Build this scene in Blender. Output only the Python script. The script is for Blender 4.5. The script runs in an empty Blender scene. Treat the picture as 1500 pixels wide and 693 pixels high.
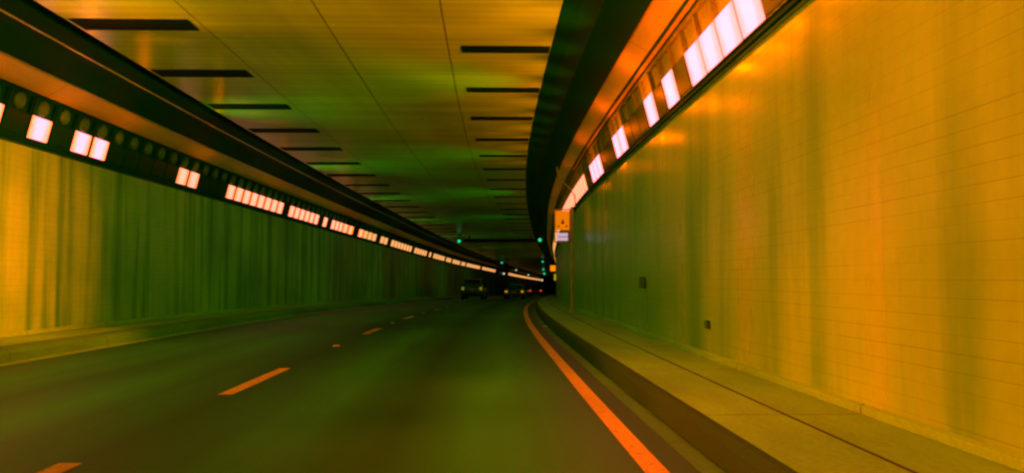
import bpy, bmesh, math, random
from mathutils import Vector, Matrix
random.seed(7)
S = bpy.context.scene
COL = S.collection
PI = math.pi

# ------------------------------------------------------------------ helpers
def tag(o, label=None, cat=None, group=None, kind=None):
    if label: o['label'] = label
    if cat: o['category'] = cat
    if group: o['group'] = group
    if kind: o['kind'] = kind
    return o

def obj(name, bm, mat, parent=None, smooth=False):
    me = bpy.data.meshes.new(name)
    bm.normal_update()
    bm.to_mesh(me); bm.free()
    if smooth:
        for p in me.polygons: p.use_smooth = True
    for m in (mat if isinstance(mat, (list, tuple)) else [mat]):
        me.materials.append(m)
    o = bpy.data.objects.new(name, me)
    COL.objects.link(o)
    if parent: o.parent = parent
    return o

def empty(name, loc=(0, 0, 0), rz=0):
    o = bpy.data.objects.new(name, None)
    o.empty_display_size = .2
    COL.objects.link(o)
    o.location = loc; o.rotation_euler = (0, 0, rz)
    return o

def box(bm, c, s, M=None, bev=0):
    r = bmesh.ops.create_cube(bm, size=1)
    vs = r['verts']
    bmesh.ops.scale(bm, vec=s, verts=vs)
    if bev:
        es = list({e for v in vs for e in v.link_edges})
        rr = bmesh.ops.bevel(bm, geom=es, offset=bev, segments=2, affect='EDGES', profile=.6)
        vs = list({v for f in rr['faces'] for v in f.verts} | {v for v in vs if v.is_valid})
    bmesh.ops.translate(bm, vec=c, verts=vs)
    if M is not None: bmesh.ops.transform(bm, matrix=M, verts=vs)
    return vs

def cyl(bm, c, r, h, axis='Z', seg=20, r2=None):
    rr = bmesh.ops.create_cone(bm, cap_ends=True, segments=seg, radius1=r, radius2=r if r2 is None else r2, depth=h)
    vs = rr['verts']
    if axis == 'X': bmesh.ops.rotate(bm, matrix=Matrix.Rotation(PI/2, 3, 'Y'), verts=vs)
    if axis == 'Y': bmesh.ops.rotate(bm, matrix=Matrix.Rotation(PI/2, 3, 'X'), verts=vs)
    bmesh.ops.translate(bm, vec=c, verts=vs)
    return vs

def tube(bm, pts, r, seg=8):
    pts = [Vector(p) for p in pts]; rings = []
    for i, p in enumerate(pts):
        t = (pts[min(i+1, len(pts)-1)] - pts[max(i-1, 0)]).normalized()
        a = t.cross(Vector((0, 0, 1)))
        if a.length < .05: a = t.cross(Vector((1, 0, 0)))
        a.normalize(); b = t.cross(a)
        rings.append([bm.verts.new(p + (a*math.cos(k*2*PI/seg) + b*math.sin(k*2*PI/seg))*r) for k in range(seg)])
    for i in range(len(rings)-1):
        for k in range(seg):
            bm.faces.new((rings[i][k], rings[i][(k+1) % seg], rings[i+1][(k+1) % seg], rings[i+1][k]))
    bm.faces.new(rings[0]); bm.faces.new(rings[-1][::-1])

# ------------------------------------------------------------------ the road's line: straight, then bending right and dipping
def table(tb):
    xs = [a for a, b in tb]; ys = [b for a, b in tb]; n = len(xs)
    m = []
    for i in range(n):
        if i == 0: m.append((ys[1]-ys[0])/(xs[1]-xs[0]))
        elif i == n-1: m.append((ys[-1]-ys[-2])/(xs[-1]-xs[-2]))
        else: m.append(((ys[i+1]-ys[i])/(xs[i+1]-xs[i]) + (ys[i]-ys[i-1])/(xs[i]-xs[i-1]))/2)
    def f(x):
        if x <= xs[0]: return ys[0] + m[0]*(x-xs[0])
        if x >= xs[-1]: return ys[-1] + m[-1]*(x-xs[-1])
        for i in range(n-1):
            if x <= xs[i+1]: break
        h = xs[i+1]-xs[i]; t = (x-xs[i])/h
        return ((2*t**3-3*t*t+1)*ys[i] + (t**3-2*t*t+t)*h*m[i] + (-2*t**3+3*t*t)*ys[i+1] + (t**3-t*t)*h*m[i+1])
    return f
BEND = table([(-30, 0), (-10, 0), (10, 0), (25, .22), (40, .9), (54, 1.85), (67, 2.8), (80, 3.95), (95, 5.3), (125, 8.4),
              (180, 15.5), (250, 25.5), (300, 34), (400, 58)])
DIP = table([(-30, 0), (20, 0), (32, .05), (48, .22), (68, .52), (95, .94), (125, 1.3), (160, 1.85), (180, 2.2), (250, 3.2), (400, 5.5)])
def P(x, y, z): return Vector((x + BEND(y), y, z - DIP(y)))
def heading(y): return -math.atan2(BEND(y+.5)-BEND(y-.5), 1)
STN = [-14 + 2*i for i in range(60)] + [106 + 4*i for i in range(72)]

def sweep(name, prof, mat, closed=True, y0=-14, y1=388, parent=None, step=None, smooth=False):
    """prof: list of (x, z); closed cross-section swept along the road; uv = metres"""
    if step: st = [y0 + step*i for i in range(int((y1-y0)/step)+1)] + [y1]
    else: st = [y0] + [s for s in STN if y0 < s < y1] + [y1]
    bm = bmesh.new(); uv = bm.loops.layers.uv.new('metres')
    n = len(prof); d = [0]
    for i in range(n):
        a, b = prof[i], prof[(i+1) % n]
        d.append(d[-1] + math.hypot(b[0]-a[0], b[1]-a[1]))
    rings = [[bm.verts.new(P(x, y, z)) for x, z in prof] for y in st]
    for i in range(len(st)-1):
        for k in range(n if closed else n-1):
            k2 = (k+1) % n
            f = bm.faces.new((rings[i][k], rings[i][k2], rings[i+1][k2], rings[i+1][k]))
            for l, q in zip(f.loops, ((st[i], d[k]), (st[i], d[k+1]), (st[i+1], d[k+1]), (st[i+1], d[k]))): l[uv].uv = q
            f.smooth = smooth
    if closed:
        bm.faces.new(rings[0][::-1]); bm.faces.new(rings[-1])
    bmesh.ops.recalc_face_normals(bm, faces=bm.faces[:])
    return obj(name, bm, mat, parent)

# ------------------------------------------------------------------ materials
def newmat(name):
    m = bpy.data.materials.new(name); m.use_nodes = True
    nt = m.node_tree; b = nt.nodes['Principled BSDF']
    return m, nt, b
def N(nt, t, **k):
    n = nt.nodes.new(t)
    for a, v in k.items():
        if a == 'inp':
            for i, q in v.items(): n.inputs[i].default_value = q
        else: setattr(n, a, v)
    return n
def math_n(nt, op, a, b=None, clamp=False):
    n = nt.nodes.new('ShaderNodeMath'); n.operation = op; n.use_clamp = clamp
    for i, q in enumerate((a, b)):
        if q is None: continue
        if isinstance(q, (int, float)): n.inputs[i].default_value = q
        else: nt.links.new(q, n.inputs[i])
    return n.outputs[0]
def uvxy(nt):
    u = N(nt, 'ShaderNodeUVMap', uv_map='metres'); s = N(nt, 'ShaderNodeSeparateXYZ')
    nt.links.new(u.outputs[0], s.inputs[0]); return u.outputs[0], s.outputs[0], s.outputs[1]
def scaled(nt, vec, sx, sy):
    m = N(nt, 'ShaderNodeMapping'); nt.links.new(vec, m.inputs[0]); m.inputs['Scale'].default_value = (sx, sy, 1); return m.outputs[0]
def noise(nt, vec, scale, det=4, rough=.6, dist=0):
    n = N(nt, 'ShaderNodeTexNoise'); n.inputs['Scale'].default_value = scale; n.inputs['Detail'].default_value = det
    n.inputs['Roughness'].default_value = rough; n.inputs['Distortion'].default_value = dist
    nt.links.new(vec, n.inputs['Vector']); return n.outputs[0]
def ramp(nt, v, stops):
    r = N(nt, 'ShaderNodeValToRGB'); e = r.color_ramp.elements
    while len(e) < len(stops): e.new(.5)
    for q, (p, c) in zip(e, stops):
        q.position = p; q.color = (*c, 1) if isinstance(c, tuple) else (c, c, c, 1)
    nt.links.new(v, r.inputs[0]); return r.outputs[0]
def mixc(nt, f, a, b, typ='MIX'):
    m = N(nt, 'ShaderNodeMix', data_type='RGBA', blend_type=typ)
    for i, q in ((0, f), (6, a), (7, b)):
        if isinstance(q, (int, float)): m.inputs[i].default_value = q
        elif isinstance(q, tuple): m.inputs[i].default_value = (*q, 1)
        else: nt.links.new(q, m.inputs[i])
    return m.outputs[2]
def bump(nt, b, h, strength, dist=.01):
    n = N(nt, 'ShaderNodeBump'); n.inputs['Strength'].default_value = strength; n.inputs['Distance'].default_value = dist
    nt.links.new(h, n.inputs['Height']); nt.links.new(n.outputs[0], b.inputs['Normal'])

def plain(name, col, rough=.5, metal=0, var=.25, sc=6):
    m, nt, b = newmat(name)
    tc = N(nt, 'ShaderNodeTexCoord')
    n = noise(nt, tc.outputs['Object'], sc)
    c = ramp(nt, n, [(.3, tuple(q*(1-var) for q in col)), (.7, tuple(min(1, q*(1+var)) for q in col))])
    nt.links.new(c, b.inputs['Base Color'])
    b.inputs['Roughness'].default_value = rough; b.inputs['Metallic'].default_value = metal
    if 'housing' in name: b.inputs['Specular IOR Level'].default_value = .05
    if 'vent' in name: b.inputs['Specular IOR Level'].default_value = .05
    return m
def emit(name, col, st):
    m, nt, b = newmat(name)
    b.inputs['Base Color'].default_value = (.05, .05, .04, 1)
    b.inputs['Roughness'].default_value = .4
    b.inputs['Emission Color'].default_value = (*col, 1); b.inputs['Emission Strength'].default_value = st
    return m

def tile_mat(name, base, streak, rough):
    m, nt, b = newmat(name)
    uv, u, v = uvxy(nt)
    # courses of tile every 108 mm, 216 mm wide
    fr = math_n(nt, 'FRACT', math_n(nt, 'DIVIDE', v, .108))
    gr = math_n(nt, 'LESS_THAN', fr, .05)
    fu = math_n(nt, 'FRACT', math_n(nt, 'DIVIDE', u, .216))
    gu = math_n(nt, 'MULTIPLY', math_n(nt, 'LESS_THAN', fu, .02), .18)
    deep = noise(nt, scaled(nt, uv, .25, 6), 1.0, 2)           # some joints are dirtier than others
    g = math_n(nt, 'MAXIMUM', math_n(nt, 'MULTIPLY', gr, ramp(nt, deep, [(.35, .15), (.7, .85)])), gu)
    # soot and water running down the wall
    st = noise(nt, scaled(nt, uv, .9 if streak < .5 else 1.7, .10), 1.0, 5, .58, .3)
    big = noise(nt, scaled(nt, uv, .22, .3), 1.0, 4, .55)
    c1 = ramp(nt, st, [(.33, (base[0]*(1-streak)**1.6, base[1]*(1-streak*.75), base[2])), (.52, base), (.72, (min(1, base[0]*1.35), base[1]*1.02, base[2]))])
    c2 = mixc(nt, 1, c1, ramp(nt, big, [(.34, (1-.9*streak, 1-.5*streak, 1)), (.60, (1.0, 1.0, 1.0))]), 'MULTIPLY')
    # a dirtier foot where spray reaches
    c3 = mixc(nt, math_n(nt, 'MULTIPLY', g, .7), c2, (.05, .05, .045))
    fine = noise(nt, uv, 9, 3)
    c4 = mixc(nt, .12, c3, fine, 'OVERLAY')
    nt.links.new(c4, b.inputs['Base Color'])
    nt.links.new(ramp(nt, st, [(.3, min(1, rough+.25)), (.7, rough)]), b.inputs['Roughness'])
    bump(nt, b, math_n(nt, 'SUBTRACT', math_n(nt, 'MULTIPLY', noise(nt, uv, 3, 2), .5), g), .25, .004)
    return m

def ceil_mat():
    m, nt, b = newmat('ceiling_panel_enamel')
    uv, u, v = uvxy(nt)
    rib = math_n(nt, 'SINE', math_n(nt, 'MULTIPLY', u, 2*PI/.30))
    ribm = ramp(nt, math_n(nt, 'ADD', math_n(nt, 'MULTIPLY', rib, .5), .5), [(.1, .80), (.5, 1.0)])
    soot = noise(nt, scaled(nt, uv, .045, .16), 1.0, 5, .6, .6)
    band = noise(nt, scaled(nt, uv, 1.2, .05), 1.0, 3)
    c = ramp(nt, soot, [(.33, (.17, .38, .01)), (.52, (.48, .80, .02))])
    c = mixc(nt, 1, c, ramp(nt, band, [(.3, .70), (.6, 1.0)]), 'MULTIPLY')
    c = mixc(nt, .6, c, ribm, 'MULTIPLY')
    # long joints between panels; v runs from the right edge to the left
    for x in (-.6, -2.36, -4.24):
        q = math_n(nt, 'LESS_THAN', math_n(nt, 'ABSOLUTE', math_n(nt, 'SUBTRACT', v, 1.1-x)), .012)
        c = mixc(nt, math_n(nt, 'MULTIPLY', q, .8), c, (.03, .03, .03))
    nt.links.new(c, b.inputs['Base Color'])
    b.inputs['Roughness'].default_value = .28; b.inputs['Specular IOR Level'].default_value = .38
    bump(nt, b, rib, .22, .004)
    return m

def concrete(name, col, rough=.75, dirt=.35, sc=1.0):
    m, nt, b = newmat(name)
    uv, u, v = uvxy(nt)
    a = noise(nt, scaled(nt, uv, .35*sc, 1.3*sc), 1.0, 5, .65)
    f = noise(nt, uv, 22, 3)
    c = ramp(nt, a, [(.3, tuple(q*(1-dirt) for q in col)), (.65, col)])
    c = mixc(nt, .35, c, ramp(nt, f, [(.3, .3), (.7, .7)]), 'OVERLAY')
    j = math_n(nt, 'LESS_THAN', math_n(nt, 'FRACT', math_n(nt, 'DIVIDE', u, 3.2)), .008)
    c = mixc(nt, math_n(nt, 'MULTIPLY', j, .6), c, (.03, .03, .03))
    nt.links.new(c, b.inputs['Base Color']); b.inputs['Roughness'].default_value = rough
    if 'black' in name: b.inputs['Specular IOR Level'].default_value = .02
    bump(nt, b, f, .2, .004)
    return m

def asphalt():
    m, nt, b = newmat('worn_asphalt')
    uv, u, v = uvxy(nt)
    wear = noise(nt, scaled(nt, uv, .03, .9), 1.0, 3, .5)
    blot = noise(nt, scaled(nt, uv, .12, .5), 1.0, 5, .6)
    fine = noise(nt, uv, 60, 2, .7)
    c = ramp(nt, wear, [(.32, (.009, .15, .001)), (.62, (.030, .32, .002))])
    c = mixc(nt, 1, c, ramp(nt, blot, [(.3, .70), (.65, 1.05)]), 'MULTIPLY')
    # oil down the middle of each lane, wheel tracks polished paler
    trk = ramp(nt, math_n(nt, 'ADD', math_n(nt, 'DIVIDE', v, 8.17), math_n(nt, 'MULTIPLY', math_n(nt, 'SUBTRACT', wear, .5), .03)),
               [(.04, .50), (.16, 1.35), (.262, .48), (.355, 1.15), (.50, .42), (.66, 1.25), (.76, .85), (.86, 1.2), (.97, .6)])
    c = mixc(nt, 1, c, trk, 'MULTIPLY')
    c = mixc(nt, .5, c, ramp(nt, fine, [(.3, .3), (.7, .7)]), 'OVERLAY')
    nt.links.new(c, b.inputs['Base Color'])
    nt.links.new(ramp(nt, blot, [(.3, .42), (.7, .60)]), b.inputs['Roughness'])
    b.inputs['Specular IOR Level'].default_value = .5
    bump(nt, b, fine, .35, .006)
    return m

def paint(name, col):
    m, nt, b = newmat(name)
    tc = N(nt, 'ShaderNodeTexCoord')
    w = noise(nt, tc.outputs['Object'], 14, 4, .7)
    w2 = noise(nt, scaled(nt, tc.outputs['Object'], 4, .6), 3, 4, .7)
    w = math_n(nt, 'MINIMUM', w, math_n(nt, 'ADD', w2, .06))
    c = ramp(nt, w, [(.32, tuple(q*.35 for q in col)), (.42, tuple(q*.85 for q in col)), (.7, col)])
    nt.links.new(c, b.inputs['Base Color']); b.inputs['Roughness'].default_value = .6
    return m

TILE_R = tile_mat('glazed_wall_tile', (.32, .60, .012), .42, .22)
TILE_L = tile_mat('streaked_wall_tile', (.27, .60, .012), .75, .34)
CEIL = ceil_mat()
ASPH = asphalt()
CONC = concrete('walkway_concrete', (.26, .62, .01))
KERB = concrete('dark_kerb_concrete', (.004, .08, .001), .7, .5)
GUT = concrete('gutter_concrete', (.09, .36, .004), .6, .5)
SOFF = concrete('painted_soffit', (.80, .52, .02), .5, .3)
BEAMM = concrete('black_painted_steel', (.0006, .060, .0005), .6, .3)
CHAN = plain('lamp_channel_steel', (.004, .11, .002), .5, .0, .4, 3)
CHAN_R = plain('lit_tone_channel_steel', (.45, .48, .01), .5, .0, .3, 3)  # lamplight on the right channel put into a brighter colour
TRIM = plain('galvanised_trim', (.42, .46, .05), .35, .3)
DARK = plain('black_rubber', (.02, .02, .02), .7)
SLOT = plain('black_vent_steel', (.001, .02, .0005), .6)
PAINT = paint('orange_line_paint', (1.0, .54, .01))
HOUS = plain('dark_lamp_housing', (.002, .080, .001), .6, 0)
HOUS_R = plain('lit_tone_lamp_housing', (.30, .30, .01), .55, 0)  # ochre lamplight painted into the right housings
GLASS_OFF_R = plain('unlit_housing_glass_lightened', (.07, .12, .004), .45)  # unlit glass on the right, coloured lighter to look lamp-lit
REFL = plain('brushed_reflector_bowl', (.05, .17, .003), .6, 0)
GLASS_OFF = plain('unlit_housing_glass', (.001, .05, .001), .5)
def lit_mat(name, rim, core, strength):
    # a diffuser whose tubes show brighter through the middle of the glass
    m, nt, b = newmat(name)
    tc = N(nt, 'ShaderNodeTexCoord')
    s = N(nt, 'ShaderNodeSeparateXYZ'); nt.links.new(tc.outputs['Object'], s.inputs[0])
    a = math_n(nt, 'ABSOLUTE', s.outputs[1])
    n = noise(nt, tc.outputs['Object'], 6, 2)
    a = math_n(nt, 'ADD', a, math_n(nt, 'MULTIPLY', math_n(nt, 'SUBTRACT', n, .5), .25))
    c = ramp(nt, math_n(nt, 'MULTIPLY', a, 2.5), [(.30, core), (.88, rim)])
    b.inputs['Base Color'].default_value = (.01, .01, .01, 1); b.inputs['Specular IOR Level'].default_value = .1
    nt.links.new(c, b.inputs['Emission Color']); b.inputs['Emission Strength'].default_value = strength
    return m
LIT_NEAR = lit_mat('lit_diffuser_white', (1, .14, .015), (1, .21, .27), 3.6)
LIT_RIGHT = lit_mat('lit_diffuser_bright', (1, .16, .14), (1, .23, .31), 3.4)
LIT_MID = lit_mat('lit_diffuser_peach', (1, .16, .02), (1, .30, .20), 2.1)
LIT_FAR = lit_mat('lit_diffuser_amber', (1, .38, .08), (1, .50, .20), 1.0)

# ------------------------------------------------------------------ the setting
Y0, Y1 = -14, 388
XR, XL = 2.8, -8.1
tag(sweep('road', [(1.5, 0), (-6.67, 0), (-6.67, -.4), (1.5, -.4)], ASPH), 'worn dark asphalt road with two lanes bending right', 'road', kind='structure')
tag(sweep('sidewalk', [(XR, .2), (1.62, .2), (1.62, -.4), (XR, -.4)], CONC), 'raised pale concrete walkway along the right wall', 'walkway', kind='structure')
tag(sweep('sidewalk', [(-6.95, .2), (XL, .2), (XL, -.4), (-6.95, -.4)], CONC), 'narrow raised concrete walkway along the left wall', 'walkway', kind='structure')
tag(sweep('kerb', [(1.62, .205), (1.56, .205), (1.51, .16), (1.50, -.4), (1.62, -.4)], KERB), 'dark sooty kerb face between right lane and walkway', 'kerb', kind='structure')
tag(sweep('kerb', [(-6.67, .13), (-6.72, .19), (-6.95, .205), (-6.95, -.4), (-6.67, -.4)], GUT), 'olive concrete kerb beside the left lane', 'kerb', kind='structure')
tag(sweep('gutter', [(1.497, .012), (1.36, .004), (1.36, -.002), (1.497, -.002)], GUT), 'narrow gutter strip beside the right kerb', 'gutter', kind='structure')
tag(sweep('gutter', [(-6.52, .004), (-6.667, .012), (-6.667, -.002), (-6.52, -.002)], CONC), 'pale gutter strip beside the left kerb', 'gutter', kind='structure')
# cover strip of the cable duct in the walkway
tag(sweep('duct_joint', [(2.225, .204), (2.205, .204), (2.205, .198), (2.225, .198)], DARK), 'thin dark joint of the cable duct along the right walkway', 'joint', kind='structure')

tag(sweep('kerb_joint', [(-6.953, .204), (-7.01, .204), (-7.01, .198), (-6.953, .198)], DARK), 'thin dark joint between the left kerb and its walkway', 'joint', kind='structure')
wr = tag(sweep('tunnel_wall', [(XR, .2), (XR, 3.56), (XR+.5, 3.56), (XR+.5, .2)], TILE_R),
    'tall glazed tile wall on the right, above the wide walkway', 'wall')
wl = tag(sweep('tunnel_wall', [(XL, .2), (XL, 3.52), (XL-.5, 3.52), (XL-.5, .2)], TILE_L),
    'sooty tile wall with vertical streaks on the left', 'wall')
tag(sweep('ceiling', [(1.1, 5.0), (-6.16, 5.0), (-6.16, 5.3), (1.1, 5.3)], CEIL), 'ribbed enamel panel ceiling over both lanes', 'ceiling', kind='structure')
for side, lab in ((1, 'right'), (-1, 'left')):
    X = (lambda x: x) if side > 0 else (lambda x: -5.3 - x)
    w = XR if side > 0 else XL
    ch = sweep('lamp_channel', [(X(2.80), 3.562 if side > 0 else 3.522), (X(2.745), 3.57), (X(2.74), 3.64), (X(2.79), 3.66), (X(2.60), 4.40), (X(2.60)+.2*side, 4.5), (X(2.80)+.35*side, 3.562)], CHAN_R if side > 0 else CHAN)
    tag(ch, 'sloping dark steel channel that holds the lamps above the %s wall' % lab, 'lamp channel')
    lip = sweep('lip', [(X(2.745), 3.555), (X(2.715), 3.57), (X(2.715), 3.63), (X(2.745), 3.63)], BEAMM, parent=ch)
    top = sweep('top_rail', [(X(2.56), 4.39), (X(2.53), 4.42), (X(2.55), 4.45), (X(2.60), 4.44)], BEAMM, parent=ch)
    sf = sweep('soffit', [(X(2.598), 4.405), (X(2.12), 4.68), (X(2.12)+.1*side, 4.8), (X(2.6)+.2*side, 4.52)], SOFF)
    tag(sf, 'pale sloping cove band between lamps and dark beam on the %s' % lab, 'cove')
    bmx = sweep('edge_beam', [(X(2.118), 4.66), (X(1.62), 4.90), (X(1.35), 4.93), (X(1.102), 4.992), (X(1.102), 5.28), (X(2.12)+.2*side, 5.2)], BEAMM)
    tag(bmx, 'black steel edge beam between ceiling and cove on the %s' % lab, 'beam')
    if side < 0:
        sweep('trim_rail', [(X(2.13), 4.648), (X(2.10), 4.650), (X(2.10), 4.672), (X(2.13), 4.670)], TRIM, parent=bmx)
        sweep('trim_rail', [(X(1.42), 4.905), (X(1.39), 4.908), (X(1.39), 4.935), (X(1.42), 4.93)], TRIM, parent=bmx)
    else:
        tube_pts = [P(2.42, y, 4.47) for y in range(-10, 300, 3)]
        b = bmesh.new(); tube(b, tube_pts, .022); cd = obj('conduit', b, HOUS, smooth=True)
        tag(cd, 'thin dark conduit running above the right lamps', 'conduit')
        b = bmesh.new(); tube(b, [P(2.50, y, 4.42) for y in range(-10, 300, 3)], .016); cd = obj('conduit', b, HOUS, smooth=True)
        tag(cd, 'thinner dark conduit just below its neighbour over the right lamps', 'conduit')

# base trims at the foot of the walls
tag(sweep('wall_skirting', [(XR-.003, .203), (XR-.03, .203), (XR-.03, .26), (XR-.003, .275)], CONC), 'pale skirting at the foot of the right wall', 'skirting')
tag(sweep('wall_skirting', [(XL+.003, .203), (XL+.03, .203), (XL+.03, .26), (XL+.003, .275)], CONC), 'pale skirting at the foot of the left wall', 'skirting')

# painted lines
def strip(name, x0, x1, y0, y1, z=.004):
    n = max(2, int((y1-y0)/1.5)); b = bmesh.new(); L = []
    for i in range(n+1):
        y = y0 + (y1-y0)*i/n
        L.append([b.verts.new(P(x0, y, z)), b.verts.new(P(x1, y, z))])
    for i in range(n): b.faces.new((L[i][0], L[i][1], L[i+1][1], L[i+1][0]))
    bmesh.ops.recalc_face_normals(b, faces=b.faces[:])
    return obj(name, b, PAINT)
tag(strip('edge_line', 1.015, 1.165, -6, 140), 'solid orange edge line sweeping along the right lane', 'road marking', kind='structure')
ORD = ['first', 'second', 'third', 'fourth', 'fifth', 'sixth', 'seventh', 'eighth', 'ninth', 'tenth']
def ordn(i):
    if i < 10: return ORD[i]
    n = i+1
    return '%d%s' % (n, 'th' if 10 < n % 100 < 14 else {1: 'st', 2: 'nd', 3: 'rd'}.get(n % 10, 'th'))
for i, (a, c) in enumerate([(3.1, 5.84), (9.2, 11.9), (19.3, 21.6), (27, 29.2), (36, 38.4), (45.5, 48), (55, 57.5), (65, 67.5), (76, 78.5)]):
    tag(strip('lane_dash', -2.685, -2.535, a, c), 'short orange lane dash, %s from the bottom of the picture' % ordn(i), 'road marking', 'dashes between the two lanes', 'structure')
# raised reflectors between dashes
def copy_tree(o, parent=None):
    c = o.copy(); COL.objects.link(c); c.parent = parent
    for ch in o.children: copy_tree(ch, c)
    return c
STUD = plain('reflector_stud_plastic', (.75, .6, .3), .3)
def mk_stud():
    b = bmesh.new(); vs = box(b, (0, 0, .012), (.13, .11, .024))
    for v in vs:
        if v.co.z > .01: v.co.x *= .7; v.co.y *= .5
    return obj('road_stud', b, STUD)
s0 = mk_stud()
for i, y in enumerate((15.8, 24.2, 32.2, 41.5, 51)):
    o = s0 if i == 0 else copy_tree(s0)
    o.location = P(-2.61, y, .001); o.rotation_euler.z = heading(y)
    tag(o, 'small raised reflector between lane dashes, %s one up the road' % ordn(i), 'road stud', 'raised reflectors on the lane line')
o = copy_tree(s0); o.location = P(1.42, 22, .014); tag(o, 'small pale reflector in the gutter beside the right kerb', 'road stud')

# ------------------------------------------------------------------ vent slots in the ceiling
def mk_vent(w, t):
    r = empty('ceiling_vent')
    b = bmesh.new()
    box(b, (0, 0, -.02), (w, t, .05), bev=.008)
    obj('frame', b, SLOT, r)
    b = bmesh.new()
    for k in (-1, 0, 1): box(b, (0, k*t*.27, -.047), (w*.98, t*.2, .012))
    obj('louvre', b, SLOT, r)
    return r
for side, (x0, x1), ys, wide, nm in ((1, (-.38, 1.085), 14.6, .44, 'right lane'), (-1, (-6.1, -4.37), 13.35, .58, 'left lane')):
    src = None
    for i in range(26):
        y = ys + i*3.16
        if src is None: src = mk_vent(x1-x0, wide); o = src
        else: o = copy_tree(src)
        o.location = P((x0+x1)/2, y, 5.034); o.rotation_euler.z = heading(y)
        tag(o, 'long black vent slot across the ceiling over the %s, %s ahead' % (nm, ordn(i)), 'ceiling vent', 'vent slots over the %s' % nm)

# ------------------------------------------------------------------ lamps
CAMZ = 1.2
F = 1300.0
def px_of(x, y, z=3.8):
    p = P(x, y, z); return 706 + F*p.x/p.y
def mk_lamp(pitch, state, detail=True, right=False):
    """local axes: +x out of the channel, y along the road, z up the channel face"""
    r = empty('tunnel_lamp')
    w = pitch-(.012 if right else .05); e = .018 if right else .03
    b = bmesh.new()
    # open-fronted box: back, rims
    box(b, (.01, 0, .40), (.02, w, .76))
    for s in (-1, 1): box(b, (.05, s*(w/2-.012), .40), (.06, .024, .76))
    box(b, (.05, 0, .03), (.06, w-.05, .024)); box(b, (.05, 0, .77), (.06, w-.05, .024))
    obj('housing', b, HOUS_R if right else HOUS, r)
    mat = {'off': GLASS_OFF_R if right else GLASS_OFF, 'near': LIT_RIGHT if right else LIT_NEAR, 'mid': LIT_MID, 'far': LIT_FAR}[state]
    b = bmesh.new(); box(b, (.055, 0, .245), (.05 if not right else .07, w-e, .44 if right else .40), bev=.024)
    obj('diffuser', b, mat, r)
    if detail:
        b = bmesh.new()
        rr = bmesh.ops.create_uvsphere(b, u_segments=20, v_segments=10, radius=.15)
        bmesh.ops.scale(b, vec=(.45, 1.15, 1), verts=rr['verts']); bmesh.ops.translate(b, vec=(.03, 0, .61), verts=rr['verts'])
        obj('reflector_bowl', b, REFL, r, smooth=True)
    return r
protos = {}
LEFT_LIT = [(-400, 18), (50, 82), (108, 160), (250, 286), (333, 372), (376, 410), (421, 432), (437, 455), (457, 466), (470, 479), (481, 506), (508, 516),
            (519, 534), (538, 546), (555, 565), (571, 599), (606, 622), (625, 629), (632, 650), (652, 658), (661, 672), (675, 679), (681, 702), (704, 725), (744, 792)]
RIGHT_ON = lambda y: y < 6 or 8 < y < 11 or abs(y-12.3) < .2 or abs(y-13.8) < .2 or 16.7 < y < 17.7 or 20.3 < y < 22.2 or y > 24.2
cnt = {}
LIGHTS = []
def place_lamps(side, y0, y1, pitch, lit, detail, far=False):
    y = y0
    while y < y1:
        x = XR-.03 if side > 0 else XL+.03
        q = px_of(x, y)
        on = lit(y) if side > 0 else any(a <= q <= b for a, b in lit)
        st = 'off'
        if on:
            st = ('near' if y < 24 else 'mid' if y < 45 else 'far') if side > 0 else ('near' if y < 20 else 'mid' if y < 48 else 'far')
        key = (pitch, st, detail, side)
        if key not in protos: o = protos[key] = mk_lamp(pitch, st, detail, side > 0)
        else: o = copy_tree(protos[key])
        o.location = P(x, y, 3.63)
        tilt = math.atan2(.19, .74)
        ang = heading(y) + (PI if side > 0 else 0)
        o.rotation_mode = 'XYZ'
        o.rotation_euler = (0, tilt, ang)
        sn = 'right' if side > 0 else 'left'
        k = (sn, st != 'off'); i = cnt.get(k, 0)
        vis = px_of(x, y) > 0 if side < 0 else px_of(x, y) < 1190
        if vis: cnt[k] = i+1
        if not vis: lab = 'glowing wall lamp beside the camera above the %s wall' % sn
        elif st == 'off': lab = 'dark unlit lamp above the %s wall, %s unlit one from the camera' % (sn, ordn(i))
        else: lab = '%s lit lamp above the %s wall, %s lit one from the camera' % ({'near': 'pinkish white', 'mid': 'peach', 'far': 'small amber'}[st], sn, ordn(i))
        tag(o, lab, 'tunnel lamp', 'lamps in the %s channel' % sn if vis else 'lamps in the %s channel out of view' % sn)
        y += pitch
place_lamps(1, 1.05, 50, .75, RIGHT_ON, False)
place_lamps(1, 50.2, 110, 1.3, RIGHT_ON, False)
place_lamps(-1, 7.2, 44, .8, LEFT_LIT, True)
place_lamps(-1, 44.2, 142, 1.25, LEFT_LIT, False)
place_lamps(-1, 158, 246, 2.0, LEFT_LIT, False)

def fill_light(side, y, col, e, aim=(1, 0, 0), cone=165, x=None, z=3.85):
    """an added, unseen light near the lamp rows: aim = (across the road, along it, up)"""
    x = (2.42 if side > 0 else -7.72) if x is None else x
    l = bpy.data.lights.new('tunnel_fill_light', 'SPOT' if cone else 'POINT'); l.color = col; l.energy = e; l.shadow_soft_size = 0
    if cone: l.spot_size = math.radians(cone); l.spot_blend = 1
    o = bpy.data.objects.new('tunnel_fill_light', l); COL.objects.link(o); o.location = P(x, y, z)
    o.rotation_euler = Vector((-side*aim[0], aim[1], aim[2])).to_track_quat('-Z', 'Y').to_euler()
    return o
ORG = (1.0, .17, .0)
RED = (1.0, .12, .0)
GRN = (.0, 1.0, .0)
# added spots at the left lamps, aimed back to brighten the near right wall
for y, e in ((0, 150), (4, 500), (8, 450), (11, 1400), (13.4, 2200)):
    fill_light(-1, y, ORG, e, (1, -.42, .03), 74)
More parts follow.
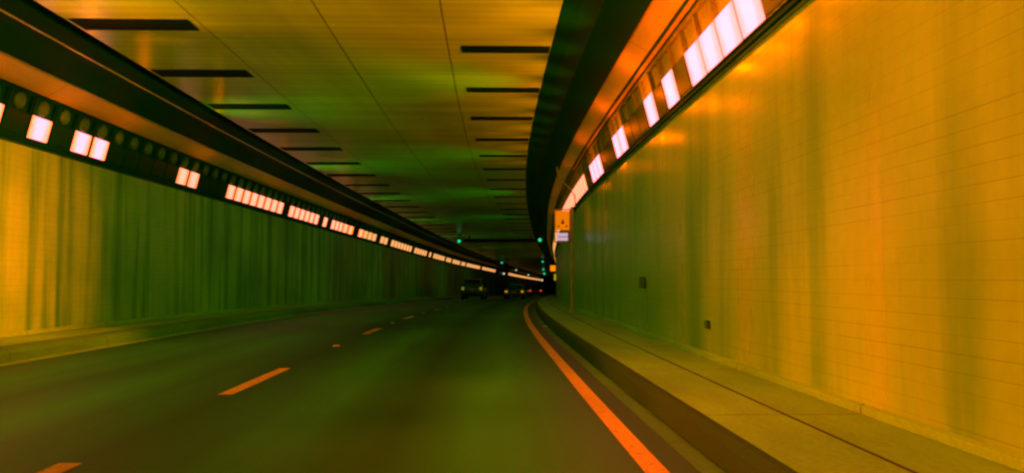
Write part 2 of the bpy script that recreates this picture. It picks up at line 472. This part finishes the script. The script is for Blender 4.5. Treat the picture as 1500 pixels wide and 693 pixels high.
# added narrow spots that redden the foot of each wall
for y, e in ((5, 5500), (8.5, 6500), (12, 3200)):
    fill_light(-1, y, RED, e, (1, -.30, -.30), 34)
for y, e in ((11, 9000), (13.5, 8500)):
    fill_light(1, y, RED, e, (1, .25, -.21), 32)
# added spots along the right lamps brighten the left wall and the ceiling
for y, e in ((2, 500), (8, 900), (12.3, 700)):
    fill_light(1, y, ORG, e, (1, .05, .02), 110)
UP = table([(0, 300), (6, 420), (12, 430), (18, 400), (24, 200), (30, 40)])
for k in range(18):
    fill_light(1, 1.5+1.6*k, ORG, UP(1.5+1.6*k), (1, 0, .50), 58)
# added unseen point lights brighten the coves and the top of the right wall
for y, e in ((2, 60), (5, 20), (7.4, 15), (8.4, 19), (9.4, 20), (10.4, 20), (11.4, 17), (13.8, 32), (17.2, 24), (21.3, 14), (26, 4), (33, 2), (42, 1)):
    fill_light(1, y, RED, e, cone=0, x=2.2, z=3.95)
for y, e in ((9, 15), (13, 15), (16.5, 10), (19, 6), (24, 4), (31, 1.5), (41, .7)):
    fill_light(-1, y, ORG, e, cone=0, x=-7.3, z=3.95)
# added narrow spots imitating orange reflections on the ceiling panels
for y, e in ((11.2, 260), (12.2, 260), (13.2, 260), (14.2, 160), (19.2, 200), (20.4, 200), (21.6, 150), (28.0, 150), (29.5, 150), (35, 60)):
    fill_light(-1, y, RED, e, (1, 0, .47), 13, x=-7.6)
for y, e in ((-2, 330), (8, 370), (17, 340), (27, 300), (38, 250), (51, 190), (66, 150), (84, 110), (105, 70)):  # added unseen green fill spots; the lamps themselves are not green
    fill_light(1, y, GRN, e, (1, 0, -.08), 84); fill_light(-1, y+3, GRN, e*.9, (1, 0, .02), 88)

# ------------------------------------------------------------------ sign on a pole beside the right wall
JBX = plain('grimy_box_steel', (.06, .20, .005), .5)
YEL = plain('amber_sign_face', (.85, .38, .05), .5)
YFR = plain('yellow_steel', (.62, .50, .12), .5)
WHT = plain('white_sign_face', (.75, .72, .75), .5)
sy = 27.4
sg = empty('warning_sign', P(2.39, sy, .2), heading(sy))
tag(sg, 'amber warning sign with white plate below on yellow pole by right wall', 'sign')
def part(name, boxes, mat, parent, bev=0):
    b = bmesh.new()
    for c, s in boxes: box(b, c, s, bev=bev)
    return obj(name, b, mat, parent)
b = bmesh.new(); cyl(b, (.10, 0, 1.62), .05, 3.24); cyl(b, (.10, 0, .02), .09, .04); obj('pole', b, YFR, sg, smooth=False)
part('frame', [((-.44, 0, 2.66), (.03, .04, 1.04)), ((.035, 0, 2.66), (.03, .04, 1.04)), ((-.20, 0, 2.47), (.45, .04, .03)), ((-.20, 0, 2.15), (.45, .04, .03)), ((-.20, 0, 3.16), (.45, .04, .03))], YFR, sg)
AMB = emit('emissive_amber', (1, .22, .0), .8)  # amber sign face given a glow of its own
f = part('sign_face', [((-.20, -.01, 2.82), (.43, .05, .60))], AMB, sg, .01)
part('symbol', [((-.19, -.042, 2.74), (.10, .01, .05)), ((-.19, -.042, 2.80), (.05, .01, .07)), ((-.32, -.042, 2.64), (.06, .01, .045)), ((-.07, -.042, 2.64), (.06, .01, .045))], HOUS, f)
WLIT = emit('emissive_white', (1, .62, .82), .6)  # white plates given a weak glow of their own
part('lower_plate', [((-.20, -.01, 2.375), (.34, .04, .11)), ((-.20, -.01, 2.245), (.34, .04, .11))], WLIT, sg, .006)
# arm and cable drooping from the beam to the sign
b = bmesh.new()
pts = [Vector((0, 0, 0)), Vector((.04, 0, -.25)), Vector((.2, 0, -.5)), Vector((.42, 0, -.68)), Vector((.56, 0, -.9)), Vector((.58, 0, -1.25))]
tube(b, [P(2.02, sy, 4.69) + q for q in pts], .022)
tag(obj('cable', b, TRIM, smooth=True), 'drooping cable from the dark beam down to the amber sign', 'cable')

# wall boxes and fittings
b = bmesh.new(); box(b, (0, 0, 0), (.07, .24, .2), bev=.015); o = obj('junction_box', b, JBX); o.location = P(2.74, 15.4, 1.12)
tag(o, 'small dark junction box on the right wall', 'junction box')
b = bmesh.new(); box(b, (0, 0, 0), (.05, .10, .10), bev=.01); o = obj('junction_box', b, JBX); o.location = P(2.765, 10.9, .62)
tag(o, 'tiny dark box low on the right wall above the walkway', 'junction box')
# lit amber box at the end of the right lamps
o = empty('exit_lamp', P(2.35, 92, 3.15), heading(92)); tag(o, 'small orange lit box sign far down the right wall', 'lit sign')
part('case', [((0, 0, 0), (.62, .25, .66))], HOUS, o, .02); part('lit_face', [((0, -.135, 0), (.54, .03, .58))], emit('orange_lamp_face', (1, .25, 0), 1.1), o)
o = empty('exit_lamp', P(2.3, 112, 2.5), heading(112)); tag(o, 'faint yellow lit box far along right wall below the orange one', 'lit sign')
part('case', [((0, 0, 0), (.5, .2, .95))], HOUS, o, .02); part('lit_face', [((0, -.11, 0), (.35, .03, .8))], emit('yellow_lamp_face', (.5, .36, .01), .8), o)

# ------------------------------------------------------------------ lane signals: gantry and green lamps
GRNE = emit('green_signal_lens', (.02, .8, .36), .95)
WHE = emit('pale_signal_lens', (.55, .8, .45), 1.0)
def signal(px, y, ypx, r, mat, label):
    z = CAMZ + (408-ypx)/F*y
    x = (px-706)/F*y
    o = empty('lane_signal', (x, y, z)); o.rotation_euler.z = heading(y)
    tag(o, label, 'signal', 'lane signals hung under the ceiling')
    part('case', [((0, .08, 0), (r*3.2, .12, r*3.6))], HOUS, o, .01)
    b = bmesh.new(); cyl(b, (0, 0, 0), r, .05, 'Y', 20); obj('lens', b, mat, o)
    b = bmesh.new(); vs = cyl(b, (0, -.05, r*.2), r*1.15, .12, 'Y', 20)
    for f in [f for f in b.faces if len(f.verts) > 4]: b.faces.remove(f)
    for v in [v for v in b.verts if v.co.z < -r*.1]: b.verts.remove(v)
    obj('visor', b, SLOT, o)
    top = 5.0 - DIP(y) - z
    if top > .25:
        b = bmesh.new(); cyl(b, (0, .08, (r*1.8+top)/2), .03, top-r*1.8); obj('hanger', b, HOUS, o)
    return o
gy = 66
g = empty('gantry', P(-1.4, gy+.3, 4.04+DIP(gy)), heading(gy)); tag(g, 'long black crossbeam hung below the ceiling between two green signals', 'gantry')
part('crossbeam', [((0, 0, 0), (5.5, .3, .24))], BEAMM, g, .02)
for x in (-2.3, 2.3): part('hanger', [((x, 0, .27), (.1, .1, .32))], BEAMM, g)
signal(672.5, gy, 353.5, .12, GRNE, 'bright green signal at the left end of the black crossbeam')
signal(791, gy, 351.5, .13, GRNE, 'bright green signal at the right end of the black crossbeam')
signal(735, 118, 385, .12, GRNE, 'pale green signal left of centre, beyond the crossbeam')
signal(795, 118, 383.5, .12, GRNE, 'pale green signal at right, directly below the crossbeam end')
signal(796, 160, 395, .16, GRNE, 'small green signal far right, upper of two close together')
signal(797.5, 186, 401, .20, GRNE, 'small green signal far right, lower of two close together')
signal(756, 165, 395.5, .14, WHE, 'tiny pale signal between two green ones in the far tunnel')
signal(774, 195, 403, .15, WHE, 'tiny pale signal above the far amber lamp strip')
signal(767, 200, 400, .13, GRNE, 'faint green dot just above the far amber lamp strip')
# ------------------------------------------------------------------ vehicles
GLS = plain('dark_car_glass', (.015, .018, .016), .08)
TYRE = plain('tyre_rubber', (.018, .018, .018), .8)
RIM = plain('alloy_rim', (.35, .35, .33), .35, .8)
CHR = plain('bright_trim', (.6, .6, .55), .2, .9)
def loft(bm, secs):
    rings = []
    for y, pts in secs: rings.append([bm.verts.new((x, y, z)) for x, z in pts])
    n = len(rings[0])
    for i in range(len(rings)-1):
        for k in range(n): bm.faces.new((rings[i][k], rings[i][(k+1) % n], rings[i+1][(k+1) % n], rings[i+1][k]))
    bm.faces.new(rings[0][::-1]); bm.faces.new(rings[-1])
    bmesh.ops.recalc_face_normals(bm, faces=bm.faces[:])
def ring(w, wt, zb, zs, zt):
    h = [(0, zb), (w*.86, zb), (w*.97, zb+.12), (w, (zb+zs)/2), (w*.98, zs), (wt, zt-.08), (wt*.9, zt), (0, zt+.015)]
    return h + [(-x, z) for x, z in h[-2:0:-1]]
def vehicle(name, label, cat, x, y, paintm, W, L, H, tail, suv):
    r = empty(name, P(x, y, 0), heading(y)); tag(r, label, cat)
    w = W/2; bz = .30
    belt = H*.56
    b = bmesh.new()
    if suv: st = [(0, .90, .80, belt, H*.60), (.06, .99, .90, belt, H*.72), (.30, 1, .80, belt, H*.97), (.6, 1, .78, belt, H), (L*.55, 1, .78, belt, H), (L*.66, 1, .80, belt, H*.93),
                  (L*.78, 1, .90, belt, belt+.04), (L*.95, .97, .86, belt-.1, belt-.03), (L, .88, .74, belt-.25, belt-.16)]
    else: st = [(0, .88, .80, belt*.9, belt+.02), (.08, .97, .88, belt, belt+.10), (.75, 1, .84, belt, belt+.14), (1.35, 1, .70, belt, H*.97), (1.8, 1, .68, belt, H), (L*.56, 1, .68, belt, H*.98),
                (L*.70, 1, .88, belt, belt+.06), (L*.94, .96, .84, belt-.12, belt-.06), (L, .86, .7, belt-.26, belt-.18)]
    loft(b, [(yy, ring(w*a, w*t, bz, s, z)) for yy, a, t, s, z in st])
    body = obj('body', b, paintm, r, smooth=True)
    # rear glass, a slightly proud sloping pane
    zt = H*.93; zb_ = belt+.06
    y_t, y_b = (.24, .06) if suv else (1.22, .72)
    if not suv: zb_ = belt+.17
    b = bmesh.new()
    def quad(a, c, d, e, t=.02):
        f = b.faces.new([b.verts.new(q) for q in (a, c, d, e)])
        rr = bmesh.ops.extrude_face_region(b, geom=[f]); vs = [v for v in rr['geom'] if isinstance(v, bmesh.types.BMVert)]
        bmesh.ops.translate(b, vec=Vector((0, -t-.015, t*.4)), verts=vs)
    quad((-w*.78, y_b, zb_), (w*.78, y_b, zb_), (w*.66, y_t, zt), (-w*.66, y_t, zt))
    bmesh.ops.recalc_face_normals(b, faces=b.faces[:]); obj('rear_window', b, GLS, r)
    for s in (-1, 1):
        b = bmesh.new(); y0, y1 = (.55, L*.60) if suv else (1.35, L*.60)
        vs = [(s*w*1.005, y0, belt+.03), (s*w*1.005, y1+.35, belt+.03), (s*w*.825, y1, H*.93), (s*w*.825, y0+.12, H*.93)]
        f = b.faces.new([b.verts.new(q) for q in vs])
        rr = bmesh.ops.extrude_face_region(b, geom=[f]); bmesh.ops.translate(b, vec=(s*.015, 0, 0), verts=[v for v in rr['geom'] if isinstance(v, bmesh.types.BMVert)])
        bmesh.ops.recalc_face_normals(b, faces=b.faces[:]); obj('side_window', b, GLS, r)
        part('mirror', [((s*(w+.11), L*.62, belt+.08), (.2, .1, .14))], paintm, r, .03)
        tz = belt-.03 if suv else belt-.06
        part('tail_light', [((s*w*.80, .0, tz), (.22, .10, .26 if suv else .17))], tail, r, .02)
        for yy in (.82, L-.88):
            b = bmesh.new(); cyl(b, (s*(w-.12), yy, .34), .34, .24, 'X', 28); wh = obj('wheel', b, TYRE, r)
            b = bmesh.new(); cyl(b, (s*(w+.004), yy, .34), .21, .02, 'X', 20); obj('rim', b, RIM, wh)
    part('bumper', [((0, .0, .46), (W*.94, .22, .24))], HOUS if suv else paintm, r, .05)
    part('licence_plate', [((0, -.05 if suv else -.03, belt-.16), (.52, .03, .13))], WHT, r)
    part('handle_trim', [((0, -.03, belt-.02), (.75, .03, .04))], CHR, r)
    if suv:
        part('roof_rail', [((-w*.62, L*.35, H+.06), (.05, L*.45, .04))], CHR, r); part('roof_rail', [((w*.62, L*.35, H+.06), (.05, L*.45, .04))], CHR, r)
        part('spoiler', [((0, .16, H*.985), (W*.70, .26, .05))], CHR, r, .015)
    return r
TL_DIM = emit('tail_light_dim', (.30, .26, .02), .55)
TL_YEL = emit('tail_light_amber', (.75, .30, .01), .8)
TL_RED = emit('tail_light_red', (1, .08, .03), 1.1)
DG = plain('dark_green_car_paint', (.06, .36, .08), .22); BK = plain('black_car_paint', (.04, .2, .03), .22); GY = plain('grey_car_paint', (.10, .10, .10), .3)
vehicle('parked_car' if False else 'suv', 'dark boxy sport utility seen from behind in the left lane', 'car', -4.55, 77, DG, 1.95, 4.7, 1.82, TL_DIM, True)
vehicle('sedan', 'low dark car with amber tail lights ahead in right lane', 'car', -1.15, 82, BK, 1.85, 4.6, 1.42, TL_YEL, False)
vehicle('sedan', 'distant car with glowing red tail lights in right lane', 'car', -.9, 126, GY, 1.85, 4.6, 1.5, TL_RED, False)
vehicle('sedan', 'farthest car, pale lights, ahead of the red-lit one', 'car', -4.4, 150, GY, 1.85, 4.6, 1.5, TL_DIM, False)

# pale guidance reflectors on the left wall, far ahead
def dot(px, y, ypx, r, label):
    z = CAMZ + (408-ypx)/F*y; x = (px-706)/F*y
    o = empty('marker_point', (x, y, z)); tag(o, label, 'marker lamp')
    part('bracket', [((0, .06, 0), (r*2.6, .08, r*2.6))], HOUS, o); b = bmesh.new(); cyl(b, (0, 0, 0), r, .05, 'Y', 16); obj('lens', b, WHD, o)
WHD = emit('pale_marker_lens', (.75, .72, .5), 1.0)
dot(738, 150, 401, .16, 'tiny pale lamp in the gap before the far amber strip')
dot(733, 152, 420, .20, 'tiny pale reflector near the road, left of the low dark car')  # a reflector, its brightness put in as emission
dot(794, 225, 410.5, .24, 'tiny pale lamp at the right end of the far amber strip')

# ------------------------------------------------------------------ world, camera, output
w = bpy.data.worlds.new('World'); S.world = w; w.use_nodes = True
bg = w.node_tree.nodes['Background']; bg.inputs[0].default_value = (0, .010, 0, 1); bg.inputs[1].default_value = .3
cd = bpy.data.cameras.new('camera'); cam = bpy.data.objects.new('camera', cd); COL.objects.link(cam)
cd.sensor_width = 36; cd.lens = 36*F/1500; cd.clip_end = 2000; cd.clip_start = .05
cam.location = (0, 0, CAMZ)
cam.rotation_euler = (PI/2 + math.atan(61.5/F), 0, -math.atan(44/F))
S.camera = cam
S.view_settings.view_transform = 'Standard'; S.view_settings.look = 'None'; S.view_settings.exposure = 0; S.view_settings.gamma = 1
c = S.cycles
c.max_bounces = 10; c.diffuse_bounces = 6; c.glossy_bounces = 4
c.use_denoising = True; c.sample_clamp_indirect = 6
c.caustics_reflective = False; c.caustics_refractive = False
c.pixel_filter_type = 'BLACKMAN_HARRIS'; c.filter_width = 2.5
